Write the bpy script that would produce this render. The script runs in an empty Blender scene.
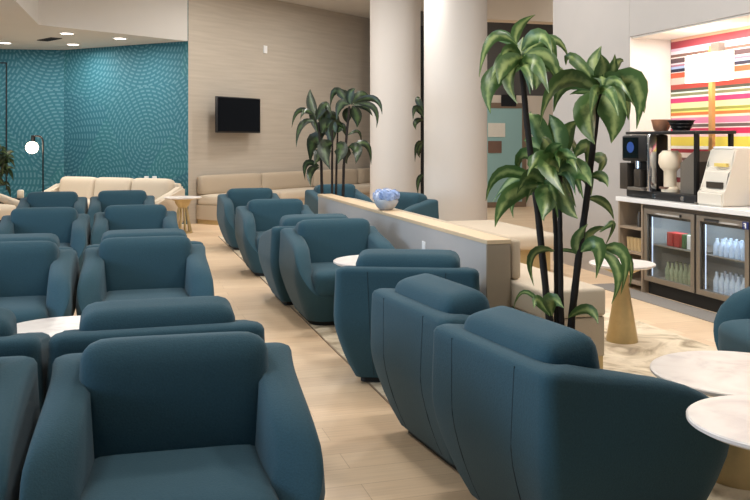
import bpy, bmesh, math, random
from mathutils import Vector, Matrix
random.seed(7)
SC = bpy.context.scene
COL = SC.collection
PI = math.pi
# ------------------------------------------------------------------ camera model (metres; Y runs along the aisle)
F = 860.0; HZ = 140.0; H = 1.5
AY = math.atan(255 / F); S = math.sin(AY); C = math.cos(AY)
def P(px, py, h):
    d = (H - h) * F / (py - HZ); r = (px - 375) / F * d
    return Vector((d * S + r * C, d * C - r * S, h))
def D(px, py, d):
    r = (px - 375) / F * d
    return Vector((d * S + r * C, d * C - r * S, H - (py - HZ) * d / F))

# ------------------------------------------------------------------ materials
def srgb(r, g, b):
    def f(c):
        c /= 255.0
        return c / 12.92 if c <= .04045 else ((c + .055) / 1.055) ** 2.4
    return (f(r), f(g), f(b), 1)
def new_mat(name):
    m = bpy.data.materials.new(name); m.use_nodes = True
    nt = m.node_tree
    return m, nt, nt.nodes['Principled BSDF']
def mat(name, rgb, rough=.6, metal=0, var=.06, scale=20, bump=0, coat=0, spec=.5, sheen=0):
    m, nt, b = new_mat(name)
    c = srgb(*rgb)
    n = nt.nodes.new('ShaderNodeTexNoise'); n.inputs['Scale'].default_value = scale; n.inputs['Detail'].default_value = 4
    tc = nt.nodes.new('ShaderNodeTexCoord'); nt.links.new(tc.outputs['Object'], n.inputs['Vector'])
    mx = nt.nodes.new('ShaderNodeMix'); mx.data_type = 'RGBA'
    mx.inputs['A'].default_value = tuple(v * (1 - var) for v in c[:3]) + (1,)
    mx.inputs['B'].default_value = tuple(min(1, v * (1 + var)) for v in c[:3]) + (1,)
    nt.links.new(n.outputs['Fac'], mx.inputs['Factor']); nt.links.new(mx.outputs['Result'], b.inputs['Base Color'])
    b.inputs['Roughness'].default_value = rough; b.inputs['Metallic'].default_value = metal
    b.inputs['Specular IOR Level'].default_value = spec
    if coat: b.inputs['Coat Weight'].default_value = coat
    if sheen:
        b.inputs['Sheen Weight'].default_value = sheen; b.inputs['Sheen Roughness'].default_value = .5
    if bump:
        bp = nt.nodes.new('ShaderNodeBump'); bp.inputs['Strength'].default_value = bump; bp.inputs['Distance'].default_value = .004
        nt.links.new(n.outputs['Fac'], bp.inputs['Height']); nt.links.new(bp.outputs['Normal'], b.inputs['Normal'])
    return m
def emis(name, rgb, strength):
    m, nt, b = new_mat(name)
    b.inputs['Base Color'].default_value = srgb(*rgb)
    b.inputs['Emission Color'].default_value = srgb(*rgb); b.inputs['Emission Strength'].default_value = strength
    return m
def fabric(name, rgb, var=.22):
    m = mat(name, rgb, rough=.95, var=var, scale=160, bump=.35, spec=.2, sheen=.12)
    return m
def link(nt, a, b): nt.links.new(a, b)
def ramp(nt, stops, interp='LINEAR'):
    r = nt.nodes.new('ShaderNodeValToRGB'); r.color_ramp.interpolation = interp
    e = r.color_ramp.elements
    e[0].position = stops[0][0]; e[0].color = stops[0][1]
    e[1].position = stops[1][0]; e[1].color = stops[1][1]
    for p, c in stops[2:]:
        x = e.new(p); x.color = c
    return r
def mth(nt, op, a, b=None, clamp=False):
    n = nt.nodes.new('ShaderNodeMath'); n.operation = op; n.use_clamp = clamp
    for i, v in enumerate((a, b)):
        if v is None: continue
        if isinstance(v, (int, float)): n.inputs[i].default_value = v
        else: nt.links.new(v, n.inputs[i])
    return n.outputs[0]

M = {}
M['teal'] = fabric('teal_wool', (50, 81, 94))
M['seam'] = mat('dark_stitching', (24, 40, 50), .9)
M['plinth_dark'] = mat('dark_plinth', (22, 24, 27), .7)
M['cream_fab'] = fabric('cream_upholstery', (208, 194, 174), .08)
M['taupe_fab'] = fabric('taupe_upholstery', (190, 174, 153), .08)
M['cream_wall'] = mat('cream_paint', (222, 208, 190), .85, var=.02, scale=3)
M['ceil_paint'] = mat('ceiling_paint', (208, 204, 198), .9, var=.02, scale=3)
M['column'] = mat('column_paint', (221, 214, 207), .8, var=.015, scale=2)
M['white_wall'] = mat('white_paint', (244, 240, 232), .8, var=.01, scale=2)
M['grey_wall'] = mat('greige_panel', (174, 168, 163), .8, var=.03, scale=4)
M['gold'] = mat('brushed_brass', (200, 178, 132), .45, metal=.6, var=.1, scale=30)
M['black'] = mat('black_plastic', (20, 20, 22), .45, var=.1)
M['black_metal'] = mat('black_metal', (24, 24, 26), .4, metal=.5, var=.1)
M['steel'] = mat('brushed_steel', (150, 144, 136), .45, metal=.8, var=.1, scale=60)
M['steel_dark'] = mat('dark_steel', (92, 86, 80), .4, metal=.8, var=.1, scale=60)
M['chrome'] = mat('chrome', (215, 220, 228), .15, metal=1, var=.02)
M['screen_black'] = mat('screen_glass', (6, 6, 8), .12, var=.05)
M['cap_wood'] = mat('pale_oak_cap', (214, 188, 154), .5, var=.08, scale=12)
M['divider'] = mat('grey_laminate', (178, 174, 172), .55, var=.03, scale=8)
M['divider_end'] = mat('taupe_laminate', (150, 136, 118), .6, var=.05, scale=10)
M['white'] = mat('white_ceramic', (240, 240, 240), .3, var=.02)
M['ivory'] = mat('ivory_plastic', (222, 214, 200), .4, var=.02)
M['bowl_grey'] = mat('grey_glaze', (176, 182, 190), .25, var=.15)
M['counter'] = mat('white_quartz', (236, 234, 232), .25, var=.05, scale=14)
M['leaf_dark'] = None
M['stem'] = mat('dark_cane', (34, 26, 22), .8, var=.3, scale=30, bump=.4)
M['pot'] = mat('black_pot', (18, 18, 19), .5, var=.1)
M['soil'] = mat('potting_soil', (40, 30, 22), 1, var=.4, scale=60, bump=.6)
M['lamp_wood'] = mat('oak_post', (190, 140, 84), .5, var=.12, scale=14)
M['copper'] = mat('copper_bowl', (190, 140, 112), .35, metal=.6, var=.1)
M['cream_plastic'] = mat('cream_plastic', (238, 222, 196), .4, var=.03)
M['red_box'] = mat('red_carton', (170, 40, 38), .6)
M['green_box'] = mat('green_carton', (60, 100, 58), .6)
M['shelf_wood'] = mat('shelf_laminate', (150, 134, 116), .6, var=.05)
M['shelf_shaded'] = mat('shelf_recess_shade', (96, 86, 74), .7, var=.05)  # shelf laminate darkened, shade of the recess put into the colour
M['cup'] = mat('paper_cup', (200, 176, 132), .7, var=.05)
M['bottle_blue'] = mat('water_bottle', (196, 212, 240), .15, var=.25, scale=40)
M['bottle_green'] = mat('drink_bottle', (140, 150, 122), .2, var=.3, scale=40)
M['fridge_in'] = mat('fridge_liner', (150, 158, 162), .5, var=.02)
M['mat_grey'] = mat('grey_runner', (136, 130, 124), .9, var=.12, scale=60)
M['frost'] = mat('frosted_glass', (150, 186, 184), .35, var=.03, scale=3)
M['bronze'] = mat('bronze_frame', (140, 118, 98), .5, metal=.3)
M['dark_recess'] = mat('dark_recess', (88, 84, 80), .8, var=.04)
M['paper'] = mat('paper_notice', (226, 220, 206), .8)
M['plaque'] = mat('brown_plaque', (120, 92, 78), .5)
M['bulb'] = emis('glowing_bulb', (255, 226, 188), 9)
M['shade'] = emis('lit_shade', (255, 246, 228), 3.0)
M['downlight'] = emis('downlight', (255, 244, 226), 7)
M['screen_blue'] = emis('blue_screen', (26, 62, 128), .35)
M['strip'] = emis('fridge_light_strip', (214, 228, 255), 1.0)
M['blue_sign'] = mat('blue_sticker', (24, 42, 110), .5)
M['yellow'] = mat('yellow_card', (226, 200, 110), .6)
M['green'] = mat('green_apple', (96, 140, 50), .4)
M['petal'] = mat('blue_petal', (160, 184, 232), .8, var=.35, scale=26)
M['petal_light'] = mat('pale_petal', (214, 222, 242), .8, var=.1, scale=30)
M['glass_jar'] = mat('blue_jar', (70, 96, 150), .2)

def tr_glass(name, tint=(1, 1, 1, 1), gl=.12):
    m = bpy.data.materials.new(name); m.use_nodes = True; nt = m.node_tree; nt.nodes.clear()
    o = nt.nodes.new('ShaderNodeOutputMaterial'); t = nt.nodes.new('ShaderNodeBsdfTransparent'); g = nt.nodes.new('ShaderNodeBsdfGlossy')
    g.inputs['Roughness'].default_value = .03; t.inputs['Color'].default_value = tint
    mx = nt.nodes.new('ShaderNodeMixShader'); mx.inputs[0].default_value = gl
    link(nt, t.outputs[0], mx.inputs[1]); link(nt, g.outputs[0], mx.inputs[2]); link(nt, mx.outputs[0], o.inputs['Surface'])
    return m
M['glass'] = tr_glass('clear_glass', (.93, .96, .97, 1), .06)

def marble():
    m, nt, b = new_mat('pale_marble')
    tc = nt.nodes.new('ShaderNodeTexCoord'); n = nt.nodes.new('ShaderNodeTexNoise')
    n.inputs['Scale'].default_value = 4; n.inputs['Detail'].default_value = 8; n.inputs['Distortion'].default_value = 1.5
    link(nt, tc.outputs['Object'], n.inputs['Vector'])
    r = ramp(nt, [(.3, srgb(208, 198, 194)), (.5, srgb(232, 224, 218)), (.7, srgb(240, 234, 228))])
    link(nt, n.outputs['Fac'], r.inputs[0]); link(nt, r.outputs[0], b.inputs['Base Color'])
    b.inputs['Roughness'].default_value = .3
    return m
M['marble'] = marble()

def oak():
    m, nt, b = new_mat('oak_planks')
    tc = nt.nodes.new('ShaderNodeTexCoord')
    br = nt.nodes.new('ShaderNodeTexBrick')
    br.inputs['Scale'].default_value = 1; br.inputs['Brick Width'].default_value = 1.6; br.inputs['Row Height'].default_value = .19
    br.inputs['Mortar Size'].default_value = .0016; br.offset = .37
    br.inputs['Color1'].default_value = srgb(234, 207, 174); br.inputs['Color2'].default_value = srgb(222, 192, 158)
    br.inputs['Mortar'].default_value = srgb(196, 166, 132)
    link(nt, tc.outputs['Object'], br.inputs['Vector'])
    mp = nt.nodes.new('ShaderNodeMapping'); mp.inputs['Scale'].default_value = (1.2, 26, 1)
    link(nt, tc.outputs['Object'], mp.inputs['Vector'])
    n = nt.nodes.new('ShaderNodeTexNoise'); n.inputs['Scale'].default_value = 2; n.inputs['Detail'].default_value = 5
    link(nt, mp.outputs[0], n.inputs['Vector'])
    r = ramp(nt, [(.3, (.86, .84, .82, 1)), (.7, (1.04, 1.04, 1.04, 1))])
    link(nt, n.outputs['Fac'], r.inputs[0])
    mx = nt.nodes.new('ShaderNodeMix'); mx.data_type = 'RGBA'; mx.blend_type = 'MULTIPLY'; mx.inputs['Factor'].default_value = .8
    link(nt, br.outputs['Color'], mx.inputs['A']); link(nt, r.outputs[0], mx.inputs['B'])
    link(nt, mx.outputs['Result'], b.inputs['Base Color']); b.inputs['Roughness'].default_value = .42
    return m
M['oak'] = oak()

def carpet():
    m, nt, b = new_mat('patterned_carpet')
    tc = nt.nodes.new('ShaderNodeTexCoord')
    n = nt.nodes.new('ShaderNodeTexNoise'); n.inputs['Scale'].default_value = 2.6; n.inputs['Detail'].default_value = 8; n.inputs['Distortion'].default_value = 2.2
    link(nt, tc.outputs['Object'], n.inputs['Vector'])
    r = ramp(nt, [(.3, srgb(148, 132, 112)), (.44, srgb(196, 180, 154)), (.56, srgb(226, 212, 188)), (.75, srgb(206, 190, 164))])
    link(nt, n.outputs['Fac'], r.inputs[0]); link(nt, r.outputs[0], b.inputs['Base Color'])
    b.inputs['Roughness'].default_value = .97
    n2 = nt.nodes.new('ShaderNodeTexNoise'); n2.inputs['Scale'].default_value = 300
    link(nt, tc.outputs['Object'], n2.inputs['Vector'])
    bp = nt.nodes.new('ShaderNodeBump'); bp.inputs['Strength'].default_value = .4; bp.inputs['Distance'].default_value = .004
    link(nt, n2.outputs['Fac'], bp.inputs['Height']); link(nt, bp.outputs[0], b.inputs['Normal'])
    return m
M['carpet'] = carpet()

def grasscloth():
    m, nt, b = new_mat('taupe_grasscloth')
    tc = nt.nodes.new('ShaderNodeTexCoord'); mp = nt.nodes.new('ShaderNodeMapping'); mp.inputs['Scale'].default_value = (.7, .7, 14)
    link(nt, tc.outputs['Object'], mp.inputs['Vector'])
    n = nt.nodes.new('ShaderNodeTexNoise'); n.inputs['Scale'].default_value = 1.6; n.inputs['Detail'].default_value = 6
    link(nt, mp.outputs[0], n.inputs['Vector'])
    r = ramp(nt, [(.3, srgb(182, 172, 158)), (.7, srgb(194, 184, 170))])
    link(nt, n.outputs['Fac'], r.inputs[0]); link(nt, r.outputs[0], b.inputs['Base Color']); b.inputs['Roughness'].default_value = .9
    return m
M['grasscloth'] = grasscloth()

def teal_mural():
    """wallpaper of overlapping dotted rings in teal; pattern runs on wall-local x (along) and z (up)"""
    m, nt, b = new_mat('teal_dotted_mural')
    tc = nt.nodes.new('ShaderNodeTexCoord')
    sx = nt.nodes.new('ShaderNodeSeparateXYZ'); link(nt, tc.outputs['Object'], sx.inputs[0])
    cb = nt.nodes.new('ShaderNodeCombineXYZ'); link(nt, sx.outputs['X'], cb.inputs['X']); link(nt, sx.outputs['Z'], cb.inputs['Y'])
    def vor(scale, off):
        mp = nt.nodes.new('ShaderNodeMapping'); mp.inputs['Location'].default_value = (off, off * .7, 0)
        link(nt, cb.outputs[0], mp.inputs['Vector'])
        v = nt.nodes.new('ShaderNodeTexVoronoi'); v.voronoi_dimensions = '2D'; v.inputs['Scale'].default_value = scale
        link(nt, mp.outputs[0], v.inputs['Vector'])
        dv = nt.nodes.new('ShaderNodeVectorMath'); dv.operation = 'SUBTRACT'
        link(nt, mp.outputs[0], dv.inputs[0]); link(nt, v.outputs['Position'], dv.inputs[1])
        s = nt.nodes.new('ShaderNodeSeparateXYZ'); link(nt, dv.outputs[0], s.inputs[0])
        ang = mth(nt, 'ARCTAN2', s.outputs['Y'], s.outputs['X'])
        ln = nt.nodes.new('ShaderNodeVectorMath'); ln.operation = 'LENGTH'; link(nt, dv.outputs[0], ln.inputs[0])
        dist = ln.outputs['Value']
        ringi = mth(nt, 'FLOOR', mth(nt, 'MULTIPLY', dist, 14.0))
        rings = mth(nt, 'SINE', mth(nt, 'MULTIPLY', dist, 14.0 * 2 * PI))
        cnt = mth(nt, 'MULTIPLY', mth(nt, 'ADD', ringi, 1.0), 3.0)
        dash = mth(nt, 'SINE', mth(nt, 'MULTIPLY', ang, cnt))
        rr = mth(nt, 'GREATER_THAN', rings, .15); dd = mth(nt, 'GREATER_THAN', dash, -.55)
        return mth(nt, 'MULTIPLY', rr, dd), v.outputs['Color'], dist
    d1, c1, di1 = vor(.7, 0.15)
    sep = nt.nodes.new('ShaderNodeSeparateColor'); link(nt, c1, sep.inputs[0])
    n = nt.nodes.new('ShaderNodeTexNoise'); n.inputs['Scale'].default_value = .5; n.inputs['Detail'].default_value = 3
    link(nt, cb.outputs[0], n.inputs['Vector'])
    f = mth(nt, 'ADD', mth(nt, 'MULTIPLY', sep.outputs[0], .45), mth(nt, 'MULTIPLY', n.outputs['Fac'], .55))
    r = ramp(nt, [(.15, srgb(24, 76, 94)), (.4, srgb(32, 98, 114)), (.6, srgb(32, 98, 112)), (.85, srgb(40, 110, 116))])
    link(nt, f, r.inputs[0])
    mx = nt.nodes.new('ShaderNodeMix'); mx.data_type = 'RGBA'
    link(nt, mth(nt, 'MULTIPLY', d1, .34), mx.inputs['Factor']); link(nt, r.outputs[0], mx.inputs['A'])
    mx.inputs['B'].default_value = srgb(124, 166, 178)
    link(nt, mx.outputs['Result'], b.inputs['Base Color']); b.inputs['Roughness'].default_value = .7
    return m
M['mural'] = teal_mural()

# stripe wallpaper: (height of the stripe's lower edge in metres, colour)
ZS = lambda y: 1.5 - (y - 140) * 8.95 / 860
STR = [(0, (214, 150, 120)), (36, (244, 190, 160)), (40, (172, 66, 76)), (47, (226, 190, 206)), (50, (238, 228, 232)), (53, (130, 96, 84)), (56, (240, 226, 220)), (57, (92, 70, 74)),
       (62, (236, 214, 220)), (63.5, (176, 120, 140)), (65.5, (170, 190, 226)), (68, (40, 38, 60)), (71, (240, 226, 220)), (72, (222, 96, 62)), (77, (236, 206, 190)),
       (84, (190, 72, 60)), (88.5, (84, 84, 70)), (91.5, (228, 236, 220)), (93, (138, 136, 96)), (96, (240, 236, 232)), (98, (212, 58, 112)), (102.5, (240, 232, 168)),
       (108.5, (150, 150, 70)), (111, (226, 220, 120)), (112.5, (220, 120, 60)), (115.5, (240, 226, 200)), (118, (226, 132, 166)), (123.5, (244, 226, 226)), (124.5, (110, 92, 86)), (127.5, (240, 214, 214)),
       (128.5, (198, 40, 84)), (134, (240, 200, 206)), (137, (232, 210, 84)), (146, (244, 240, 232)), (149, (160, 34, 48)), (153, (240, 226, 214)), (158, (120, 82, 76)),
       (161, (226, 206, 210)), (166, (60, 44, 46)), (169, (214, 214, 222)), (178, (150, 60, 70)), (183, (236, 226, 214))]
def stripes():
    m, nt, b = new_mat('stripe_wallpaper')
    tc = nt.nodes.new('ShaderNodeTexCoord'); s = nt.nodes.new('ShaderNodeSeparateXYZ'); link(nt, tc.outputs['Object'], s.inputs[0])
    z = s.outputs['Z']
    prev = None
    # two chained ramps (32 stops each at most)
    lo, hi = ZS(200), ZS(0)
    st = []
    for i, (y, c) in enumerate(STR):
        ylow = STR[i + 1][0] if i + 1 < len(STR) else 200
        st.append((ZS(ylow), c))            # stripe starts (from below) here
    st.sort(key=lambda q: q[0])
    half = len(st) // 2
    split = st[half][0]
    def rp(part, a, bb):
        r = ramp(nt, [((max(q[0], a) - a) / (bb - a), srgb(*q[1])) for q in part], 'CONSTANT')
        f = mth(nt, 'DIVIDE', mth(nt, 'SUBTRACT', z, a), bb - a, True); link(nt, f, r.inputs[0]); return r.outputs[0]
    A = rp(st[:half], lo, split); B = rp(st[half:], split, hi)
    mx = nt.nodes.new('ShaderNodeMix'); mx.data_type = 'RGBA'
    link(nt, mth(nt, 'GREATER_THAN', z, split), mx.inputs['Factor']); link(nt, A, mx.inputs['A']); link(nt, B, mx.inputs['B'])
    link(nt, mx.outputs['Result'], b.inputs['Base Color']); b.inputs['Roughness'].default_value = .6
    return m
M['stripes'] = stripes()

def leafmat(name, dark, light):
    m, nt, b = new_mat(name)
    uv = nt.nodes.new('ShaderNodeUVMap'); s = nt.nodes.new('ShaderNodeSeparateXYZ'); link(nt, uv.outputs[0], s.inputs[0])
    a = mth(nt, 'ABSOLUTE', mth(nt, 'SUBTRACT', s.outputs['X'], .5))
    n = nt.nodes.new('ShaderNodeTexNoise'); n.inputs['Scale'].default_value = 14; n.inputs['Detail'].default_value = 3
    tc = nt.nodes.new('ShaderNodeTexCoord'); link(nt, tc.outputs['Object'], n.inputs['Vector'])
    f = mth(nt, 'SUBTRACT', 1.0, mth(nt, 'MULTIPLY', mth(nt, 'ADD', a, mth(nt, 'MULTIPLY', mth(nt, 'SUBTRACT', n.outputs['Fac'], .5), .7)), 4.0), True)
    mx = nt.nodes.new('ShaderNodeMix'); mx.data_type = 'RGBA'; link(nt, f, mx.inputs['Factor'])
    mx.inputs['A'].default_value = srgb(*dark); mx.inputs['B'].default_value = srgb(*light)
    link(nt, mx.outputs['Result'], b.inputs['Base Color']); b.inputs['Roughness'].default_value = .36
    b.inputs['Subsurface Weight'].default_value = 0
    return m
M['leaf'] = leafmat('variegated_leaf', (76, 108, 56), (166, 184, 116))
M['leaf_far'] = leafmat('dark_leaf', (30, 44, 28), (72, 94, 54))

# ------------------------------------------------------------------ object helpers
def obj(name, bm, m, parent=None, smooth=False, loc=None, rotz=0):
    me = bpy.data.meshes.new(name)
    bmesh.ops.recalc_face_normals(bm, faces=bm.faces)
    bm.to_mesh(me); bm.free()
    if smooth:
        for p in me.polygons: p.use_smooth = True
    me.materials.append(m)
    o = bpy.data.objects.new(name, me); COL.objects.link(o)
    if parent: o.parent = parent
    if loc is not None: o.location = loc
    o.rotation_euler.z = rotz
    return o
def auto(o, ang=40):
    me = o.data
    for p in me.polygons: p.use_smooth = True
    me.set_sharp_from_angle(angle=math.radians(ang))
    return o
def tag(o, label, cat, group=None):
    o['label'] = label; o['category'] = cat
    if group: o['group'] = group
    return o
def thing(name, label, cat, loc=(0, 0, 0), rotz=0, group=None):
    o = bpy.data.objects.new(name, None); COL.objects.link(o); o.empty_display_size = .1
    o.location = loc; o.rotation_euler.z = rotz
    return tag(o, label, cat, group)
def struct(name, bm, m, parent=None, **k):
    o = obj(name, bm, m, parent, **k)
    if not parent: o['kind'] = 'structure'
    return o
def dup(root, loc, rotz, label=None, group=None):
    r = root.copy(); COL.objects.link(r); r.location = loc; r.rotation_euler = (0, 0, rotz)
    if label: r['label'] = label
    if group: r['group'] = group
    for ch in list(root.children):
        c = ch.copy(); COL.objects.link(c); c.parent = r
        for g in list(ch.children):
            q = g.copy(); COL.objects.link(q); q.parent = c
    return r
def BM(): return bmesh.new()
def box(bm, x0, x1, y0, y1, z0, z1, bev=0, seg=2):
    r = bmesh.ops.create_cube(bm, size=1)
    vs = r['verts']
    for v in vs:
        v.co = Vector((x0 + (v.co.x + .5) * (x1 - x0), y0 + (v.co.y + .5) * (y1 - y0), z0 + (v.co.z + .5) * (z1 - z0)))
    if bev:
        es = list({e for v in vs for e in v.link_edges})
        bmesh.ops.bevel(bm, geom=es, offset=bev, segments=seg, affect='EDGES', profile=.5)
    return bm
def rbox(bm, hx, hy, hz, r, cen=(0, 0, 0), n=12, puff=0, rotx=0, corner=None):
    """soft cushion: a rounded box with a crowned face"""
    base = len(bm.verts)
    res = bmesh.ops.create_cube(bm, size=2)
    es = list({e for v in res['verts'] for e in v.link_edges})
    bmesh.ops.subdivide_edges(bm, edges=es, cuts=n, use_grid_fill=True)
    bm.verts.ensure_lookup_table()
    R = Matrix.Rotation(rotx, 3, 'X'); cen = Vector(cen)
    for v in bm.verts[base:]:
        p = v.co
        def mp(t): return math.sin(t * PI / 2) * .6 + t * .4
        q = Vector((mp(p.x) * hx, mp(p.y) * hy, mp(p.z) * hz))
        i = Vector((max(-hx + r, min(hx - r, q.x)), max(-hy + r, min(hy - r, q.y)), max(-hz + r, min(hz - r, q.z))))
        d = q - i
        if d.length > 1e-6: q = i + d.normalized() * r
        ux, uy, uz = q.x / hx, q.y / hy, q.z / hz
        if puff:
            k = max(0, 1 - ux ** 8)
            q.y += puff * uy * k * max(0, 1 - uz ** 4)
            q.z += puff * uz * k * max(0, 1 - uy ** 4)
        v.co = R @ q + cen
    return bm
def cyl(bm, x, y, z0, z1, r0, r1=None, n=32, cap=True):
    r1 = r0 if r1 is None else r1
    res = bmesh.ops.create_cone(bm, cap_ends=cap, segments=n, radius1=r0, radius2=r1, depth=z1 - z0)
    bmesh.ops.translate(bm, verts=res['verts'], vec=(x, y, (z0 + z1) / 2))
    return bm
def lathe(bm, prof, n=40, cen=(0, 0, 0)):
    rings = []
    for r, z in prof:
        if r < 1e-5: rings.append([bm.verts.new((cen[0], cen[1], cen[2] + z))])
        else: rings.append([bm.verts.new((cen[0] + r * math.cos(2 * PI * i / n), cen[1] + r * math.sin(2 * PI * i / n), cen[2] + z)) for i in range(n)])
    for a, b in zip(rings, rings[1:]):
        for i in range(n):
            j = (i + 1) % n
            if len(a) == 1 and len(b) == 1: continue
            if len(a) == 1: bm.faces.new((a[0], b[i], b[j]))
            elif len(b) == 1: bm.faces.new((a[i], a[j], b[0]))
            else: bm.faces.new((a[i], a[j], b[j], b[i]))
    return bm
def tube(bm, pts, rad, n=8):
    pts = [Vector(p) for p in pts]
    rings = []
    for i, p in enumerate(pts):
        t = (pts[min(i + 1, len(pts) - 1)] - pts[max(i - 1, 0)]).normalized()
        u = t.cross(Vector((0, 0, 1))); u = u.normalized() if u.length > 1e-3 else Vector((1, 0, 0))
        w = t.cross(u); r = rad[i] if isinstance(rad, (list, tuple)) else rad
        rings.append([bm.verts.new(p + (u * math.cos(2 * PI * k / n) + w * math.sin(2 * PI * k / n)) * r) for k in range(n)])
    for a, b in zip(rings, rings[1:]):
        for i in range(n): bm.faces.new((a[i], a[(i + 1) % n], b[(i + 1) % n], b[i]))
    bm.faces.new(rings[0]); bm.faces.new(rings[-1])
    return bm
def prism(bm, pts, z0, z1):
    a = [bm.verts.new((p[0], p[1], z0)) for p in pts]; b = [bm.verts.new((p[0], p[1], z1)) for p in pts]
    bm.faces.new(a); bm.faces.new(b)
    n = len(pts)
    for i in range(n): bm.faces.new((a[i], a[(i + 1) % n], b[(i + 1) % n], b[i]))
    return bm
def wall(name, p, q, z0, z1, m, th=.12, parent=None):
    """wall whose visible face runs p -> q; the thickness goes to the left of that direction; local x runs along the wall"""
    p = Vector((p[0], p[1], 0)); q = Vector((q[0], q[1], 0)); L = (q - p).length
    a = math.atan2(q.y - p.y, q.x - p.x)
    bm = BM(); box(bm, 0, L, 0, th, z0, z1)
    return struct(name, bm, m, parent, loc=p, rotz=a)

# ------------------------------------------------------------------ setting
bm = BM(); box(bm, -9, 10.5, -4, 22, -.1, 0); struct('floor', bm, M['oak'])
CE = 4.3
bm = BM(); box(bm, -9, 10.5, -4, 22, CE, CE + .1); struct('ceiling', bm, M['ceil_paint'])
# angled grasscloth wall with the television
TW = Vector((1.22, 15.66, 0)); TD = Vector((4.18, 3.3, 0)).normalized(); TN = Vector((TD.y, -TD.x, 0))   # TN faces the room
p0 = TW + TD * .0; p1 = TW + TD * 6.9

# teal mural walls
def on_wall(p, q, px):
    '''depth at which the viewing ray of column px meets the vertical plane p-q'''
    u = (px - 375) / F; dx, dy = S + u * C, C - u * S
    ex, ey = q[0] - p[0], q[1] - p[1]
    return (p[0] * ey - p[1] * ex) / (dx * ey - dy * ex)
q1 = D(188.3, 140, on_wall((TW.x, TW.y), (TW.x + TD.x, TW.y + TD.y), 188.3)); LC = 1.5 + 99 * (q1.x * S + q1.y * C) / F
ct = P(64, 50, LC); q0 = P(-60, 48.2, LC)
wall('wall_left', (q0.x, q0.y), (ct.x, ct.y), 0, CE, M['mural'])
wall('wall_left_mural', (ct.x, ct.y), (q1.x, q1.y), 0, CE, M['mural']).name = 'wall_mural'
wall('wall_back', (q1.x, q1.y), p1, 0, CE, M['grasscloth'], th=.18)
# dropped ceiling over the mural corner; its edge is the cream fascia
f0 = P(21, -6, LC); f1 = P(38.7, 24.8, LC); f2 = q1 + Vector((.02, .03, 0))
prism(bm := BM(), [(f0.x - .25, f0.y - 3.5), (f1.x, f1.y), (f2.x, f2.y), (f2.x, 20), (-8.5, 20), (-8.5, f0.y - 3.5)], LC, CE - .002)
struct('ceiling_dropped', bm, M['ceil_paint'])
# far right: back wall with glazed door, upper panel coloured dark for the dim space beyond, header
wall('wall_far', (5.9, 17.6), (10.4, 17.6), 0, 2.5, M['cream_wall'])
wall('trim_dim_upper', (5.9, 17.62), (10.4, 17.62), 2.5, CE - .003, M['dark_recess']).name = 'trim_1'
bm = BM(); box(bm, 5.0, 10, 12.6, 12.9, 3.42, CE - .002); struct('trim_header', bm, M['cream_wall']).name = 'trim_2'
# greige wall beside the counter and its soffit
WX = 5.16; AY0 = 7.95; AYE = 3.2; WXB = 5.66
bm = BM(); prism(bm, [(WX, AY0), (WX, 9.62), (10.2, 9.62), (10.2, 9.4), (WXB + .12, 9.4), (WXB + .12, AY0)], 0, CE - .002)
struct('wall_right', bm, M['grey_wall'])
bm = BM(); box(bm, WX, WXB + .2, AYE, AY0 - .004, 2.59, CE - .002); struct('trim_soffit', bm, M['grey_wall']).name = 'trim_3'
bm = BM(); box(bm, WX + .004, WXB, AY0 - .012, AY0 - .004, .93, 2.588); struct('wall_alcove', bm, M['white_wall'])
bm = BM(); box(bm, WXB, WXB + .1, AYE, AY0 - .016, 0, 2.588); struct('wall_stripes', bm, M['stripes'])
bm = BM(); box(bm, WX + .02, WXB - .005, AYE, AY0 - .02, 2.572, 2.588); struct('ceiling_alcove', bm, M['white_wall'])
# columns
def column(px, w, d):
    c = D(px, 140, d); r = w * d / F / 2
    bm = BM(); cyl(bm, 0, 0, 0, CE - .003, r, n=64)
    o = struct('column', bm, M['column'], loc=(c.x, c.y, 0)); auto(o, 50); return c
cA = column(455.5, 63, 12.5); cB = column(395.3, 50.5, 14.8)
# dark panel seen as a sliver between the columns
bm = BM(); c = D(424, 140, 16.2); box(bm, c.x - .1, c.x + .35, c.y, c.y + .06, 0, 3.65); struct('dark_panel', bm, M['plinth_dark'])
# carpet under the right-hand seating
bm = BM(); box(bm, 1.47, 4.1, -2, 13.5, .0, .008); o = tag(obj('carpet', bm, M['carpet']), 'pale mottled carpet laid under the seats on the right', 'carpet')
bm = BM(); box(bm, 0.008, .015, 0, 15.5, 0, .009)
obj('binding', bm, M['bronze'], o, loc=(1.455, -2, 0))
bm = BM(); box(bm, 4.66, 4.93, 3.3, 7.9, 0, .006); tag(obj('floor_runner', bm, M['mat_grey']), 'narrow grey runner on the wood floor before the fridge', 'mat')

# mural corner details
for px, py in ((67, 33), (73, 44), (120, 38), (5, 42.5)):
    c = P(px, py, LC)
    t = thing('downlight', {67: 'downlight nearest the vent, front one of the close pair', 73: 'rear downlight of the close pair near the mural', 120: 'downlight in the dropped ceiling nearest the television wall', 5: 'leftmost downlight in the dropped ceiling'}[px], 'ceiling light', (c.x, c.y, LC), 0, 'downlights of the dropped ceiling')
    bm = BM(); cyl(bm, 0, 0, -.012, -.001, .1, n=28); obj('lens', bm, M['downlight'], t)
    bm = BM(); lathe(bm, [(.1, -.001), (.1, -.014), (.125, -.01), (.125, -.001)]); obj('trim_ring', bm, M['white'], t)
c = P(49.5, 39, LC)
t = thing('air_vent', 'small dark slotted air vent in the dropped ceiling', 'vent', (c.x, c.y, LC), .5)
bm = BM(); box(bm, -.1, .1, -.28, .28, -.012, -.001); obj('grille', bm, M['dark_recess'], t)
bm = BM()
for k in range(6): box(bm, -.085 + k * .03, -.075 + k * .03, -.26, .26, -.018, -.011)
obj('slat', bm, M['plinth_dark'], t)
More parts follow.
